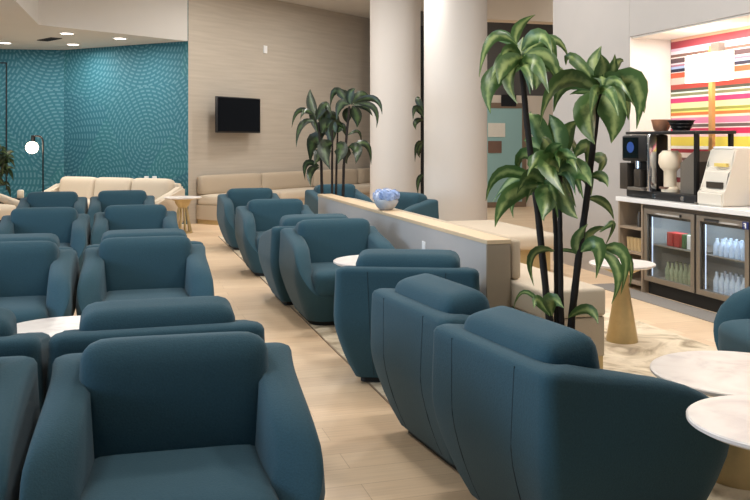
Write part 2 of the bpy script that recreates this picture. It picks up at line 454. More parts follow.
# outline of a concealed door in the mural
def mural_frame(px0, px1, py0, py1):
    p = (q0.x, q0.y); q = (ct.x, ct.y)
    d0 = on_wall(p, q, px0) - .015; d1 = on_wall(p, q, px1) - .015
    a = D(px0, py0, d0); b = D(px1, py1, d1)
    L = math.hypot(b.x - a.x, b.y - a.y); bm = BM()
    box(bm, L - .02, L, -.012, .01, b.z, a.z); box(bm, 0, L - .02, -.012, .01, a.z - .02, a.z)
    struct('trim_door_outline', bm, M['plinth_dark'], loc=(a.x, a.y, 0), rotz=math.atan2(b.y - a.y, b.x - a.x)).name = 'trim_4'
mural_frame(-30, 7, 62, 190)
wd = (q1 - ct).normalized()
for px, lab in ((146.5, 'left white socket plate low on the teal mural'), (154.5, 'right white socket plate low on the teal mural')):
    d = on_wall((ct.x, ct.y), (q1.x, q1.y), px) - .02
    c = D(px, 179.5, d); bm = BM(); box(bm, -.045, .045, -.012, .012, -.06, .06, .004)
    o = tag(obj('socket_plate', bm, M['white'], loc=c, rotz=math.atan2(wd.y, wd.x)), lab, 'socket', 'sockets on the mural')
d = on_wall((TW.x, TW.y), (TW.x + TD.x, TW.y + TD.y), 264.8)
c = D(264.8, 49.5, d) + TN * .014
bm = BM(); box(bm, -.05, .05, -.012, .012, -.075, .075, .006)
tag(obj('wall_sensor', bm, M['white'], loc=c, rotz=math.atan2(TD.y, TD.x)), 'small white sensor high on the taupe television wall', 'sensor')

# ------------------------------------------------------------------ lounge chair
def outline(n_c=9, n_s=14, rb=.13, rf=.42):
    """unit rounded square, tighter corners at the back (+y) than at the front"""
    out = []
    cs = [((1 - rb, 1 - rb), rb, 0), ((-(1 - rb), 1 - rb), rb, 90), ((-(1 - rf), -(1 - rf)), rf, 180), ((1 - rf, -(1 - rf)), rf, 270)]
    arcs = []
    for (cx, cy), r, a in cs:
        arcs.append([(cx + r * math.cos(math.radians(a + 90 * k / n_c)), cy + r * math.sin(math.radians(a + 90 * k / n_c))) for k in range(n_c + 1)])
    for q in range(4):
        out += arcs[q]
        e, f = arcs[q][-1], arcs[(q + 1) % 4][0]
        out += [(e[0] + (f[0] - e[0]) * k / n_s, e[1] + (f[1] - e[1]) * k / n_s) for k in range(1, n_s)]
    return out
def interp(x, pts):
    if x <= pts[0][0]: return pts[0][1]
    for (a, b), (c, d) in zip(pts, pts[1:]):
        if x <= c:
            t = (x - a) / (c - a); return b + (d - b) * t
    return pts[-1][1]
HT = [(-1, .25), (-.985, .26), (-.95, .30), (-.9, .355), (-.82, .43), (-.72, .495), (-.58, .55), (-.4, .588), (-.15, .615), (.1, .634), (.3, .648), (.5, .662), (.72, .68), (.86, .69), (1, .692)]
SZ = [(0, .70), (.03, .72), (.12, .82), (.22, .905), (.32, .972), (.40, 1.0), (.46, 1.0), (.72, .985)]
HX, HY = .446, .45
def make_chair():
    t = thing('lounge_chair', 'x', 'chair')
    bm = BM(); OUT = outline(); N = len(OUT)
    rings = []
    us = [0, .04, .12, .24, .36, .46, .52, .58, .66, .76, .86, .93, .97]
    nr = len(us)
    cols = []
    for i in range(N):
        ex, ey = OUT[i]
        ht = interp(ey, HT)
        w = .14 if ey > -.8 else .10
        col = []
        z0 = .035
        lean = lambda z: 1 - .05 * max(0, min(1, (z - .4) / .25)) * (1 - abs(ey) ** 3)
        def pt(z, off):
            s = interp(z, SZ)
            # offset inwards along the outline
            s2 = s * lean(z)
            ax, ay = HX * s2 - off, HY * s - off
            return Vector((ex * ax, ey * ay, z))
        for u in us: col.append(pt(z0 + (ht - z0) * u, 0))
        sag = interp(ht - .0, SZ)
        def rim(off, dz):
            ax, ay = HX * sag * lean(ht) - off, HY * sag - off
            return Vector((ex * ax, ey * ay, ht + dz))
        col.append(rim(.008, -.003)); col.append(rim(.024, .006)); col.append(rim(w * .5, .009)); col.append(rim(w - .02, .002)); col.append(rim(w, -.018))
        zi = .19
        for k in (.35, .7, 1): col.append(Vector((ex * (HX * (sag * lean(ht) * (1 - k) + .86 * k) - w), ey * (HY * (sag * (1 - k) + .88 * k) - w), (ht - .02) * (1 - k) + zi * k)))
        cols.append([bm.verts.new(p) for p in col])
    for i in range(N):
        a, b = cols[i], cols[(i + 1) % N]
        for k in range(len(a) - 1): bm.faces.new((a[k], b[k], b[k + 1], a[k + 1]))
    bm.faces.new([c[0] for c in cols]); bm.faces.new([c[-1] for c in cols])
    o = obj('shell', bm, M['teal'], t); auto(o, 60)
    # vertical stitched seams on the back
    for sx in (-.235, .235):
        bm = BM(); pts = []
        for k in range(12):
            z = .05 + k * (.63 / 11); s = interp(z, SZ)
            pts.append((sx * (.86 + .14 * z / .7), HY * s - .0005, z))
        tube(bm, pts, .002, 6); obj('seam', bm, M['seam'], t)
    bm = BM(); rbox(bm, .305, .345, .10, .055, (0, -.065, .325), puff=.018); o = obj('seat_cushion', bm, M['teal'], t, True)
    bm = BM(); rbox(bm, .322, .112, .21, .055, (0, .225, .552), puff=.02, rotx=math.radians(-9)); o = obj('back_cushion', bm, M['teal'], t, True)
    for ch in t.children:
        ch.data.transform(Matrix.Diagonal((1, 1, 1.03, 1)))
    bm = BM()
    ring = outline()
    prism(bm, [(x * HX * .66, y * HY * .66) for x, y in ring], 0, .045); obj('base', bm, M['plinth_dark'], t)
    return t
chair0 = make_chair(); used = [False]
FL = .009
def chair(x, y, deg, label, group, z=0):
    x *= .965; y *= .965
    if not used[0]:
        used[0] = True; chair0.location = (x, y, z); chair0.rotation_euler.z = math.radians(deg); chair0['label'] = label; chair0['group'] = group; return chair0
    return dup(chair0, (x, y, z), math.radians(deg), label, group)
GL = 'blue lounge chairs in the left block'; GR = 'blue lounge chairs beside the low divider'; GW = 'blue lounge chairs beyond the divider'
chair(.185, 3.0, -3, 'nearest blue lounge chair facing us, at the bottom left beside the aisle', GL)
chair(-.76, 3.05, -2, 'blue lounge chair cut by the left edge, next to the nearest front-facing one', GL)
chair(.165, 4.21, 180, 'blue lounge chair seen from behind, back to back with the nearest aisle chair', GL)
chair(-.76, 4.2, 180, 'blue lounge chair seen from behind at the left edge, before the white table', GL)
chair(.18, 6.38, -1, 'front-facing blue lounge chair by the aisle, just beyond the white table', GL)
chair(-.76, 6.33, -1, 'front-facing blue lounge chair at the left edge, just beyond the white table', GL)
chair(.19, 7.36, 180, 'away-facing lounge chair by the aisle, its cushion rim showing above a front-facing chair', GL)
chair(-.78, 7.27, 180, 'away-facing lounge chair at the left edge, its cushion rim above a front-facing chair', GL)
chair(.165, 9.66, -1, 'front-facing blue lounge chair by the aisle in the third row, greyish in the light', GL)
chair(-.775, 9.55, -1, 'front-facing blue lounge chair in the third row, left of the aisle chair', GL)
chair(.03, 12.55, -1, 'farthest aisle-side lounge chair of the left block, in front of the cream sofa', GL)
chair(-.9, 12.5, -1, 'farthest left lounge chair of the left block, in front of the cream sofa', GL)
chair(1.84, 12.42, 2, 'farthest dark blue lounge chair across the aisle, before the long wall bench', GR, FL)
chair(1.79, 10.02, 0, 'second farthest lounge chair across the aisle, facing us past the divider end', GR, FL)
chair(1.78, 8.25, 180, 'away-facing lounge chair mostly hidden behind the one at the middle of the divider', GR, FL)
chair(1.84, 7.29, 0, 'front-facing lounge chair at mid aisle beside the divider, behind the small round table', GR, FL)
chair(1.87, 5.47, 158, 'lounge chair seen from behind against the near end of the divider', GR, FL)
chair(1.79, 4.06, 95, 'left of the two lounge chairs seen from behind at bottom centre, by the tall plant', GR, FL)
chair(1.80, 3.13, 96, 'nearest lounge chair on the right, seen from behind beside the marble tables', GR, FL)
chair(3.82, 4.02, -103, 'lounge chair cut by the right edge, across the marble tables', GR, FL)
chair(3.34, 13.2, 6, 'dark lounge chair beyond the far end of the divider, under the small plant', GW, FL)
chair(3.5, 11.0, -60, 'lounge chair behind the divider between the blue flowers and the round column', GW, FL)

# ------------------------------------------------------------------ tables
def table(x, y, h, r, label, cone=None, z=0, slats=False, group='round marble side tables'):
    t = thing('side_table', label, 'table', (x, y, z), 0, group)
    bm = BM(); lathe(bm, [(0, h - .026), (r - .022, h - .026), (r, h - .014), (r, h - .004), (r - .006, h), (0, h)], 64); auto(obj('table_top', bm, M['marble'], t), 30)
    bm = BM(); lathe(bm, [(0, h - .05), (r * .55, h - .05), (r * .6, h - .028), (0, h - .028)], 40); auto(obj('mounting_plate', bm, M['gold'], t), 30)
    if slats:
        for k in range(10):
            a = 2 * PI * k / 10
            bm = BM(); tube(bm, [(.06 * math.cos(a), .06 * math.sin(a), h - .15), (.135 * math.cos(a), .135 * math.sin(a), .02)], .014, 8); obj('slat', bm, M['gold'], t)
        bm = BM(); lathe(bm, [(0, h - .05), (.13, h - .05), (.12, h - .1), (.075, h - .17), (0, h - .17)], 32); auto(obj('collar', bm, M['gold'], t), 40)
        bm = BM(); lathe(bm, [(0, 0), (.16, 0), (.16, .02), (0, .02)], 32); obj('base', bm, M['gold'], t)
    else:
        rb = cone or .14
        bm = BM(); lathe(bm, [(0, 0), (rb, 0), (rb, .012), (rb * .42, h * .72), (rb * .5, h * .85), (rb * 1.1, h - .05), (0, h - .05)], 40); auto(obj('pedestal', bm, M['gold'], t), 30)
    return t
table(-.27, 4.99, .46, .40, 'white round table between facing chairs of the left block')
table(1.86, 6.22, .585, .33, 'round white table before the mid-aisle chair, beside the divider', z=FL)
cc = (2.655, 3.2); table(cc[0], cc[1], .46, .395, 'larger, lower marble table at the right edge', z=FL, cone=.17)
table(2.055, 2.30, .58, .29, 'smaller, higher marble table at the bottom right corner', z=FL)
c = P(622, 263, .586); table(c.x, c.y, .58, .24, 'round table on a brass cone between the cream bench and the counter', z=FL, cone=.115)
c = P(178.5, 196, .58); table(c.x + .05, c.y - .25, .58, .30, 'white round table on brass slats at the end of the cream sofa', slats=True)

# ------------------------------------------------------------------ low divider with banquette behind
DX = 2.35; DH = .832; DY0, DY1 = 5.29, 10.4
t = thing('low_divider', 'low grey divider wall with a pale oak top, running beside the aisle chairs', 'divider', (DX, DY0, 0))
bm = BM(); box(bm, 0, .17, .02, DY1 - DY0, .011, DH - .03); obj('body', bm, M['divider'], t)
bm = BM(); box(bm, -.004, .174, -.003, DY1 - DY0 + .01, DH - .03, DH, .004); obj('cap', bm, M['cap_wood'], t)
bm = BM(); box(bm, 0, .17, .0, .02, .011, DH - .03); obj('end_panel', bm, M['divider_end'], t)
d = on_wall((DX, 0), (DX, 10), 424); c = D(424, 247.5, d)
bm = BM(); box(bm, -.006, 0, -.035, .035, -.05, .05, .002); tag(obj('wall_socket', bm, M['white'], loc=(DX, c.y, c.z)), 'white socket plate on the side of the low divider', 'socket')
t = thing('banquette', 'cream banquette against the back of the low divider, on a brass plinth', 'bench', (DX + .18, 4.86, 0))
LB = 5.0
bm = BM(); rbox(bm, .04, LB / 2 - .22, .14, .03, (.045, LB / 2 + .23, .69), n=6); obj('backrest', bm, M['taupe_fab'], t, True)
bm = BM(); box(bm, 0, .46, 0, LB, .37, .552, .025, 3); auto(obj('seat', bm, M['cream_fab'], t))
bm = BM(); box(bm, .01, .45, .012, LB, .115, .368, .004); obj('seat_base', bm, M['taupe_fab'], t)
bm = BM(); box(bm, .02, .445, .02, LB, .009, .114); obj('plinth', bm, M['gold'], t)
t = thing('ottoman_bench', 'broad cream bench with rounded ends beyond the banquette, before the round column', 'bench', (4.22, 9.4, 0))
bm = BM(); rbox(bm, .45, .9, .09, .07, (0, 0, .38), n=10); obj('seat', bm, M['cream_fab'], t, True)
bm = BM(); box(bm, -.36, .36, -.8, .8, .01, .295); obj('plinth', bm, M['gold'], t)

# ------------------------------------------------------------------ wall bench along the television wall
a0 = math.atan2(TD.y, TD.x)
t = thing('wall_bench', 'long cream upholstered bench along the television wall', 'bench', TW + TN * .01, a0)
LW = 6.3; nb = 4
for k in range(nb):
    x0 = .1 + k * LW / nb
    bm = BM(); rbox(bm, LW / nb / 2 - .006, .075, .17, .04, (x0 + LW / nb / 2, -.085, .685), n=6, puff=.01); obj('back_cushion', bm, M['taupe_fab'], t, True)
for k in range(nb):
    x0 = .1 + k * LW / nb
    bm = BM(); rbox(bm, LW / nb / 2 - .004, .3, .09, .04, (x0 + LW / nb / 2, -.32, .425), n=6, puff=.01); obj('seat_cushion', bm, M['cream_fab'], t, True)
bm = BM(); box(bm, .1, .1 + LW, -.6, -.01, .08, .34); obj('base', bm, M['taupe_fab'], t)
bm = BM(); box(bm, .12, .08 + LW, -.58, -.02, 0, .079); obj('plinth', bm, M['gold'], t)

# cream sofa before the mural
sd = (q1 - ct).normalized(); sa = math.atan2(sd.y, sd.x); sn = Vector((sd.y, -sd.x, 0))
bl = D(60, 181, 15.8); br_ = D(187, 181, 14.65)
sv = Vector((br_.x - bl.x, br_.y - bl.y, 0)); sl = sv.length; sa = math.atan2(sv.y, sv.x)
t = thing('sofa', 'cream three-seat sofa in front of the teal mural', 'sofa', (bl.x, bl.y, 0), sa)
w = (sl - .4) / 3
for k in range(3):
    xc = .2 + w * (k + .5)
    bm = BM(); rbox(bm, w / 2 - .004, .12, .22, .07, (xc, -.15, .60), puff=.02, rotx=math.radians(-10)); obj('back_cushion', bm, M['cream_fab'], t, True)
    bm = BM(); rbox(bm, w / 2 - .004, .33, .08, .05, (xc, -.55, .38), n=8, puff=.015); obj('seat_cushion', bm, M['cream_fab'], t, True)
bm = BM(); box(bm, .1, sl - .1, -.9, -.02, .1, .3, .02); obj('frame', bm, M['taupe_fab'], t)
bm = BM(); rbox(bm, sl / 2 - .1, .05, .24, .04, (sl / 2, -.05, .53), n=8); obj('back_panel', bm, M['cream_fab'], t, True)
def arm(sx):
    bm = BM(); pts = []
    prof = [(-.02, .09), (-.02, .70), (-.1, .72), (-.5, .56), (-.85, .48), (-.93, .40), (-.93, .09)]
    x0, x1 = (0, .17) if sx < 0 else (sl - .17, sl)
    A = [bm.verts.new((x0, y, z)) for y, z in prof]; B = [bm.verts.new((x1, y, z)) for y, z in prof]
    bm.faces.new(A); bm.faces.new(B)
    for i in range(len(prof)): bm.faces.new((A[i], A[(i + 1) % len(prof)], B[(i + 1) % len(prof)], B[i]))
    bmesh.ops.bevel(bm, geom=list(bm.edges), offset=.04, segments=3, affect='EDGES')
    auto(obj('armrest', bm, M['cream_fab'], t))
arm(-1); arm(1)
for x in (.12, sl - .12):
    for y in (-.82, -.1):
        bm = BM(); cyl(bm, x, y, 0, .1, .018, .028, 12); obj('leg', bm, M['gold'], t)
# cream armchair cut by the left edge
c = D(-14, 200, 13.6)
t = thing('cream_armchair', 'cream armchair with a sloping arm, cut by the left edge', 'chair', (c.x, c.y, 0), math.radians(50))
bm = BM(); rbox(bm, .3, .32, .1, .06, (0, -.05, .36), n=8, puff=.02); obj('seat', bm, M['cream_fab'], t, True)
bm = BM(); rbox(bm, .36, .09, .26, .07, (0, .31, .62), n=8, puff=.02, rotx=math.radians(-12)); obj('backrest', bm, M['cream_fab'], t, True)
for sx in (-1, 1):
    bm = BM(); rbox(bm, .055, .36, .06, .045, (sx * .36, -.02, .54), n=8, rotx=math.radians(14)); obj('armrest', bm, M['cream_fab'], t, True)
    for y in (-.3, .28):
        bm = BM(); tube(bm, [(sx * .34, y, .5), (sx * .35, y * 1.05, 0)], .018, 10); obj('leg', bm, M['gold'], t)
c = P(20.5, 198, .52)
t = thing('candle_holder', 'small beige candle holder on the stool left of the sofa', 'candle holder', (c.x, c.y, .52))
bm = BM(); box(bm, -.05, .05, -.05, .05, 0, .13, .01); auto(obj('body', bm, M['cream_plastic'], t))
bm = BM(); cyl(bm, 0, 0, .13, .14, .035, n=20); obj('wax', bm, M['white'], t)
t = thing('stool', 'low dark stool left of the sofa, holding the candle holder', 'stool', (c.x, c.y, 0))
bm = BM(); cyl(bm, 0, 0, .48, .518, .2, n=32); auto(obj('seat', bm, M['plinth_dark'], t))
for k in range(3):
    a = 2 * PI * k / 3; bm = BM(); tube(bm, [(.1 * math.cos(a), .1 * math.sin(a), .48), (.17 * math.cos(a), .17 * math.sin(a), 0)], .014, 8); obj('leg', bm, M['plinth_dark'], t)

# arc floor lamp
d = 14.9; b0 = D(43, 190, d); z1 = D(43, 136, d).z
t = thing('floor_lamp', 'thin black floor lamp with a glowing globe before the teal mural', 'lamp', (b0.x, b0.y, 0))
px_m = F / d
bm = BM(); cyl(bm, 0, 0, 0, .02, .14, n=32); auto(obj('base', bm, M['black_metal'], t))
cr = Vector((C, -S, 0))
pts = [(0, 0, .02), (0, 0, z1 - .1)]
for k in range(1, 9):
    a = PI * .5 * k / 8; v = -cr * (.09 * (1 - math.cos(a))); pts.append((v.x, v.y, z1 - .1 + .1 * math.sin(a)))
e = -cr * .17; pts.append((e.x, e.y, z1))
bm = BM(); tube(bm, pts, .016, 10); auto(obj('pole', bm, M['black_metal'], t))
bm = BM(); cyl(bm, e.x, e.y, z1 - .1, z1 + .012, .035, n=20); auto(obj('socket', bm, M['black_metal'], t))
g0 = -cr * .19
bm = BM(); bmesh.ops.create_uvsphere(bm, u_segments=24, v_segments=16, radius=.105); bmesh.ops.translate(bm, verts=bm.verts, vec=(g0.x, g0.y, z1 - .2)); obj('globe', bm, M['bulb'], t, True)
LAMPS = [(Vector((b0.x + g0.x, b0.y + g0.y, z1 - .2)) - Vector((S, C, 0)) * .2, 12)]

# ------------------------------------------------------------------ television
d0 = on_wall((TW.x, TW.y), (TW.x + TD.x, TW.y + TD.y), 217); d1 = on_wall((TW.x, TW.y), (TW.x + TD.x, TW.y + TD.y), 260)
off = .22
L0 = D(217, 96, d0 - .42); L1 = D(260.3, 98.5, d1 - .34)
zt = L0.z; zb = D(217, 132.7, d0 - .42).z
mid = (L0 + L1) / 2; tw = math.hypot(L1.x - L0.x, L1.y - L0.y)
t = thing('television', 'black flat television mounted on the taupe wall above the bench', 'television', (mid.x, mid.y, (zt + zb) / 2), math.atan2(L1.y - L0.y, L1.x - L0.x))
hh = (zt - zb) / 2
bm = BM(); box(bm, -tw / 2, tw / 2, -.005, .05, -hh, hh, .006); auto(obj('casing', bm, M['black'], t))
bm = BM(); box(bm, -tw / 2 + .02, tw / 2 - .02, -.009, -.004, -hh + .03, hh - .02); obj('screen', bm, M['screen_black'], t)
bm = BM(); box(bm, -.12, .12, .05, .16, -.1, .1); obj('bracket', bm, M['black_metal'], t)

# ------------------------------------------------------------------ glazed door at the far right
d = on_wall((5.9, 17.6), (10, 17.6), 500)
a = D(478, 108, on_wall((5.9, 17.6), (10, 17.6), 478)); b = D(521, 108, on_wall((5.9, 17.6), (10, 17.6), 521))
bm = BM(); box(bm, a.x, b.x, 17.55, 17.598, .12, a.z); g = struct('door_1', bm, M['frost'])
bm = BM(); box(bm, b.x, b.x + .1, 17.54, 17.598, 0, a.z + .12); box(bm, a.x, b.x, 17.54, 17.598, 0, .12); box(bm, a.x, b.x, 17.54, 17.598, a.z, a.z + .12)
obj('door_frame', bm, M['bronze'], g)
def on_far(px, py, off=.05):
    d = on_wall((5.9, 17.6 - off), (10, 17.6 - off), px); return D(px, py, d)
def plate(name, px0, px1, py0, py1, m, label, cat):
    a = on_far(px0, py0); b = on_far(px1, py1); bm = BM()
    box(bm, 0, b.x - a.x, -.012, 0, 0, a.z - b.z, .002)
    return tag(obj(name, bm, m, loc=(a.x, a.y, b.z)), label, cat)
plate('paper_notice', 488, 505, 123, 137, M['paper'], 'white paper notice on the frosted glass door', 'notice')
plate('door_plaque', 488, 501.5, 141, 153, M['plaque'], 'brown plaque below the paper notice on the glass door', 'sign')
plate('door_closer', 501, 516, 94.5, 106.5, M['black'], 'dark box mounted above the frosted glass door', 'sign box')

# ------------------------------------------------------------------ service counter
CX = 4.9; CL = 7.80; CTZ = .92
bm = BM(); box(bm, CX, WXB - .005, AYE + .05, CL, CTZ - .045, CTZ, .004); tag(obj('countertop', bm, M['counter']), 'long white countertop running under the striped wall', 'countertop')
FY1 = 7.35
t = thing('shelf_unit', 'open shelf unit at the left end of the counter', 'shelf unit', (CX + .02, FY1, 0))
w = CL - FY1 - .02
bm = BM(); box(bm, 0, .6, w - .025, w, .0, CTZ - .047); obj('side_panel', bm, M['shelf_wood'], t)
bm = BM(); box(bm, 0, .6, 0, .025, .0, CTZ - .047); obj('side_panel', bm, M['shelf_wood'], t)
bm = BM(); box(bm, .56, .6, .025, w - .025, 0, CTZ - .047); obj('back_panel', bm, M['shelf_shaded'], t)
SHZ = [.06, .33, .52, .70]
for z in SHZ[:1] + [.36, .605]:
    bm = BM(); box(bm, .0, .56, .025, w - .025, z, z + .022); obj('shelf', bm, M['shelf_wood'], t)
cup0 = None
for k in range(5):
    y = FY1 + .09 + k * (w - .18) / 4
    if cup0 is None:
        bm = BM(); lathe(bm, [(0, 0), (.027, 0), (.033, .13), (.0, .13)], 20); cup0 = auto(obj('cup_stack', bm, M['cup'])); o = cup0
    else:
        o = cup0.copy(); COL.objects.link(o)
    o.location = (CX + .1, y, .383)
    tag(o, ('rightmost', 'second from right', 'middle', 'second from left', 'leftmost')[k] + ' beige cup stack on the lower counter shelf', 'cups', 'cup stacks on the shelf unit')
for k in range(2):
    bm = BM(); lathe(bm, [(0, 0), (.03, 0), (.03, .1), (.016, .13), (.016, .15), (0, .15)], 20)
    o = auto(obj('glass_jar', bm, M['steel_dark'])); o.location = (CX + .12, FY1 + .1 + k * .1, .628)
    tag(o, ('right' if k == 0 else 'left') + ' small grey bottle on the upper counter shelf', 'bottle', 'bottles on the shelf unit')

# fridge
FY0 = 5.1; FD = .6
t = thing('bar_fridge', 'steel undercounter fridge with glass doors full of bottles', 'fridge', (CX + .02, 0, 0))
zb, zt = .12, .868
bm = BM(); box(bm, .04, FD, FY0, FY1 - .01, zb, zb + .03); box(bm, .04, FD, FY0, FY1 - .01, zt - .03, zt); box(bm, FD - .03, FD, FY0, FY1 - .01, zb, zt)
box(bm, .04, FD, FY1 - .045, FY1 - .01, zb, zt); box(bm, .04, FD, FY0, FY0 + .035, zb, zt)
obj('body', bm, M['fridge_in'], t)
bm = BM(); box(bm, .0, .04, FY0, FY1 - .01, zt - .03, zt); obj('grille', bm, M['steel_dark'], t)
bm = BM(); box(bm, .05, FD - .02, FY0 + .02, FY1 - .03, .0, zb); obj('kick_plate', bm, M['plinth_dark'], t)
doors = [(6.56, 7.325), (5.86, 6.53), (5.13, 5.83)]
for i, (y0, y1) in enumerate(doors):
    z0, z1 = zb + .01, zt - .035
    f = .05
    bm = BM()
    box(bm, .0, .04, y0, y1, z0, z0 + f, .003); box(bm, .0, .04, y0, y1, z1 - f, z1, .003); box(bm, .0, .04, y0, y0 + f, z0 + f, z1 - f); box(bm, .0, .04, y1 - f, y1, z0 + f, z1 - f)
    dr = obj('door', bm, M['steel'], t)
    bm = BM(); box(bm, .012, .02, y0 + f, y1 - f, z0 + f, z1 - f); obj('pane', bm, M['glass'], dr)
    bm = BM(); g = .025
    box(bm, .021, .036, y0 + f, y0 + f + g, z0 + f, z1 - f); box(bm, .021, .036, y1 - f - g, y1 - f, z0 + f, z1 - f); box(bm, .021, .036, y0 + f + g, y1 - f - g, z1 - f - g, z1 - f)
    obj('gasket', bm, M['black'], dr)
    bm = BM(); box(bm, -.012, 0, y1 - .3 if i else y0 + .18, y1 - .12 if i else y0 + .2, z1 - .045, z1 - .02); obj('handle', bm, M['black'], dr)
    bm = BM(); box(bm, .05, .06, y1 - .06, y1 - .045, z0 + f, z1 - .05); obj('light_strip', bm, M['strip'], t)
    if i < 2:
        bm = BM(); box(bm, .03, .06, y0 - .03, y0 - .002, zb + .01, zt - .035); obj('mullion', bm, M['black'], t)
    bm = BM(); box(bm, .06, FD - .05, y0 + .03, y1 - .03, .475, .485); obj('shelf', bm, M['steel'], t)
bm = BM(); box(bm, -.006, 0, 5.86, 5.93, zt - .10, zt - .04); s_ = obj('badge', bm, M['blue_sign'], t)
bm = BM(); box(bm, -.009, -.0055, 5.885, 5.898, zt - .092, zt - .05); box(bm, -.009, -.0055, 5.898, 5.915, zt - .058, zt - .05); box(bm, -.009, -.0055, 5.898, 5.91, zt - .076, zt - .07); obj('mark', bm, M['white'], s_)
# bottles and cartons
def bottle_mesh(m, h, r):
    bm = BM(); lathe(bm, [(0, 0), (r, 0), (r, h * .6), (r * .45, h * .82), (r * .4, h * .92), (r * .45, h * .92), (r * .45, h), (0, h)], 16)
    return auto(obj('bottle', bm, m))
protoB = {}
def bottles(m, key, z, y0, y1, n, rows, h, r, labf, group):
    for rw in range(rows):
        for k in range(n):
            if key not in protoB: protoB[key] = o = bottle_mesh(M[m], h, r)
            else:
                o = protoB[key].copy(); COL.objects.link(o)
            o.location = (CX + .02 + .12 + rw * .09, y0 + (y1 - y0) * (k + .5) / n, z)
            tag(o, labf(k, rw), 'bottle', group)
order = ['first', 'second', 'third', 'fourth', 'fifth', 'sixth', 'seventh', 'eighth', 'ninth', 'tenth']
def lab(what, where, n):
    return lambda k, rw: f'{order[n - 1 - k]} {what} from left in the {"front" if rw == 0 else "back"} row, {where}'
bottles('bottle_green', 'g', .152, 6.66, 7.14, 7, 2, .18, .03, lab('green bottle', 'bottom of left fridge door', 7), 'green bottles at the bottom of the left fridge door')
bottles('bottle_blue', 'b', .152, 5.95, 6.44, 7, 2, .19, .032, lab('water bottle', 'bottom of right-hand fridge door', 7), 'water bottles at the bottom of the right-hand fridge door')
bottles('bottle_blue', 'b2', .487, 5.95, 6.44, 7, 2, .15, .032, lab('water bottle', 'upper shelf of right-hand fridge door', 7), 'water bottles on the upper shelf of the right-hand fridge door')
for k, (m, w_) in enumerate((('green_box', .05), ('white', .06), ('green_box', .05), ('red_box', .09), ('red_box', .09))):
    bm = BM(); box(bm, 0, .1, 0, w_, 0, .13, .003)
    o = obj('drink_carton', bm, M[m], loc=(CX + .14, 6.68 + k * .085 + (.02 if k > 3 else 0), .487))
    tag(o, ('rightmost green carton', 'white carton between two green ones', 'green carton beside the red ones', 'red carton next to the green one', 'leftmost red carton')[k] + ' on the upper shelf, left fridge door', 'carton', 'cartons on the fridge shelf')

# ------------------------------------------------------------------ things on the counter
Z0 = CTZ + .001
# black rack over the coffee gear
t = thing('appliance_rack', 'black metal rack over the coffee machine, holding bowls', 'rack', (4.97, 6.64, Z0))
RL = 1.12
bm = BM(); box(bm, .03, .46, 0, RL, 0, .075, .01); auto(obj('base', bm, M['black'], t))
bm = BM(); box(bm, .02, .47, 0, RL, .635, .665, .008); auto(obj('top_shelf', bm, M['black'], t))
for x in (.06, .43):
    for y in ((.03, RL - .03) if x > .2 else (.03,)):
        bm = BM(); box(bm, x - .018, x + .018, y - .018, y + .018, .075, .635); obj('post', bm, M['black_metal'], t)
for y in (.18, .62):
    bm = BM(); cyl(bm, 0, 0, 0, .02, .022, n=20)
    for v in bm.verts: v.co = Vector((-v.co.z + .031, v.co.x + y, v.co.y + .035))
    obj('knob', bm, M['chrome'], t)
zr = Z0 + .076
t = thing('coffee_machine', 'black coffee machine with a blue touchscreen on the counter', 'coffee machine', (4.985, 7.345, zr)); t.scale = (1, 1.15, 1)
bm = BM(); box(bm, .06, .22, -.01, .36, 0, .555, .015); auto(obj('body', bm, M['black'], t))
bm = BM(); box(bm, -.04, .06, -.005, .36, .29, .55, .02); auto(obj('head', bm, M['black'], t))
bm = BM(); box(bm, -.044, -.0395, .10, .33, .32, .53); o = obj('touchscreen', bm, M['screen_black'], t)
bm = BM(); bmesh.ops.create_circle(bm, cap_ends=True, radius=.055, segments=24)
for v in bm.verts: v.co = Vector((-.0455, v.co.x + .215, v.co.y + .43))
obj('screen_icon', bm, M['screen_blue'], o)
bm = BM(); box(bm, -.02, .06, .30, .42, 0, .27, .008); auto(obj('milk_cooler', bm, M['steel_dark'], t))
bm = BM(); box(bm, -.05, .06, .05, .26, 0, .03, .006); auto(obj('drip_tray', bm, M['steel'], t))
bm = BM(); box(bm, -.02, .05, .10, .2, .03, .21, .01); auto(obj('spout_block', bm, M['steel_dark'], t))
bm = BM(); cyl(bm, .0, .15, .22, .30, .03, n=16); auto(obj('spout', bm, M['chrome'], t))
bm = BM(); box(bm, -.03, .06, -.04, -.012, 0, .56, .006); auto(obj('side_strip', bm, M['chrome'], t))
t = thing('coffee_grinder', 'cream rounded grinder under the black rack, beside the coffee machine', 'grinder', (5.12, 7.19, zr))
bm = BM(); lathe(bm, [(0, 0), (.085, 0), (.085, .03), (.06, .05), (.06, .2), (.085, .23), (0, .23)], 28); auto(obj('body', bm, M['cream_plastic'], t))
bm = BM(); lathe(bm, [(0, .23), (.09, .23), (.11, .28), (.105, .36), (.07, .40), (0, .40)], 28); auto(obj('hopper', bm, M['cream_plastic'], t), 60)
bm = BM(); box(bm, -.09, -.05, -.05, .05, .03, .05); obj('tray', bm, M['plaque'], t)
t = thing('steel_canister', 'grey steel box with sloping top right of the cream grinder', 'canister', (5.12, 6.90, zr))
bm = BM(); prism(bm, [(0, -.07), (.2, -.07), (.2, .13), (0, .13)], 0, .40)
for v in bm.verts:
    if v.co.z > .2 and v.co.y > .1: v.co.z -= .12
obj('body', bm, M['steel'], t)
bm = BM(); box(bm, .02, .18, -.1, -.071, .1, .3); obj('handle', bm, M['steel_dark'], t)
zt_ = Z0 + .666
c = (5.14, 7.36)
t = thing('bowl', 'copper bowl on top of the black rack', 'bowl', (c[0], c[1], zt_))
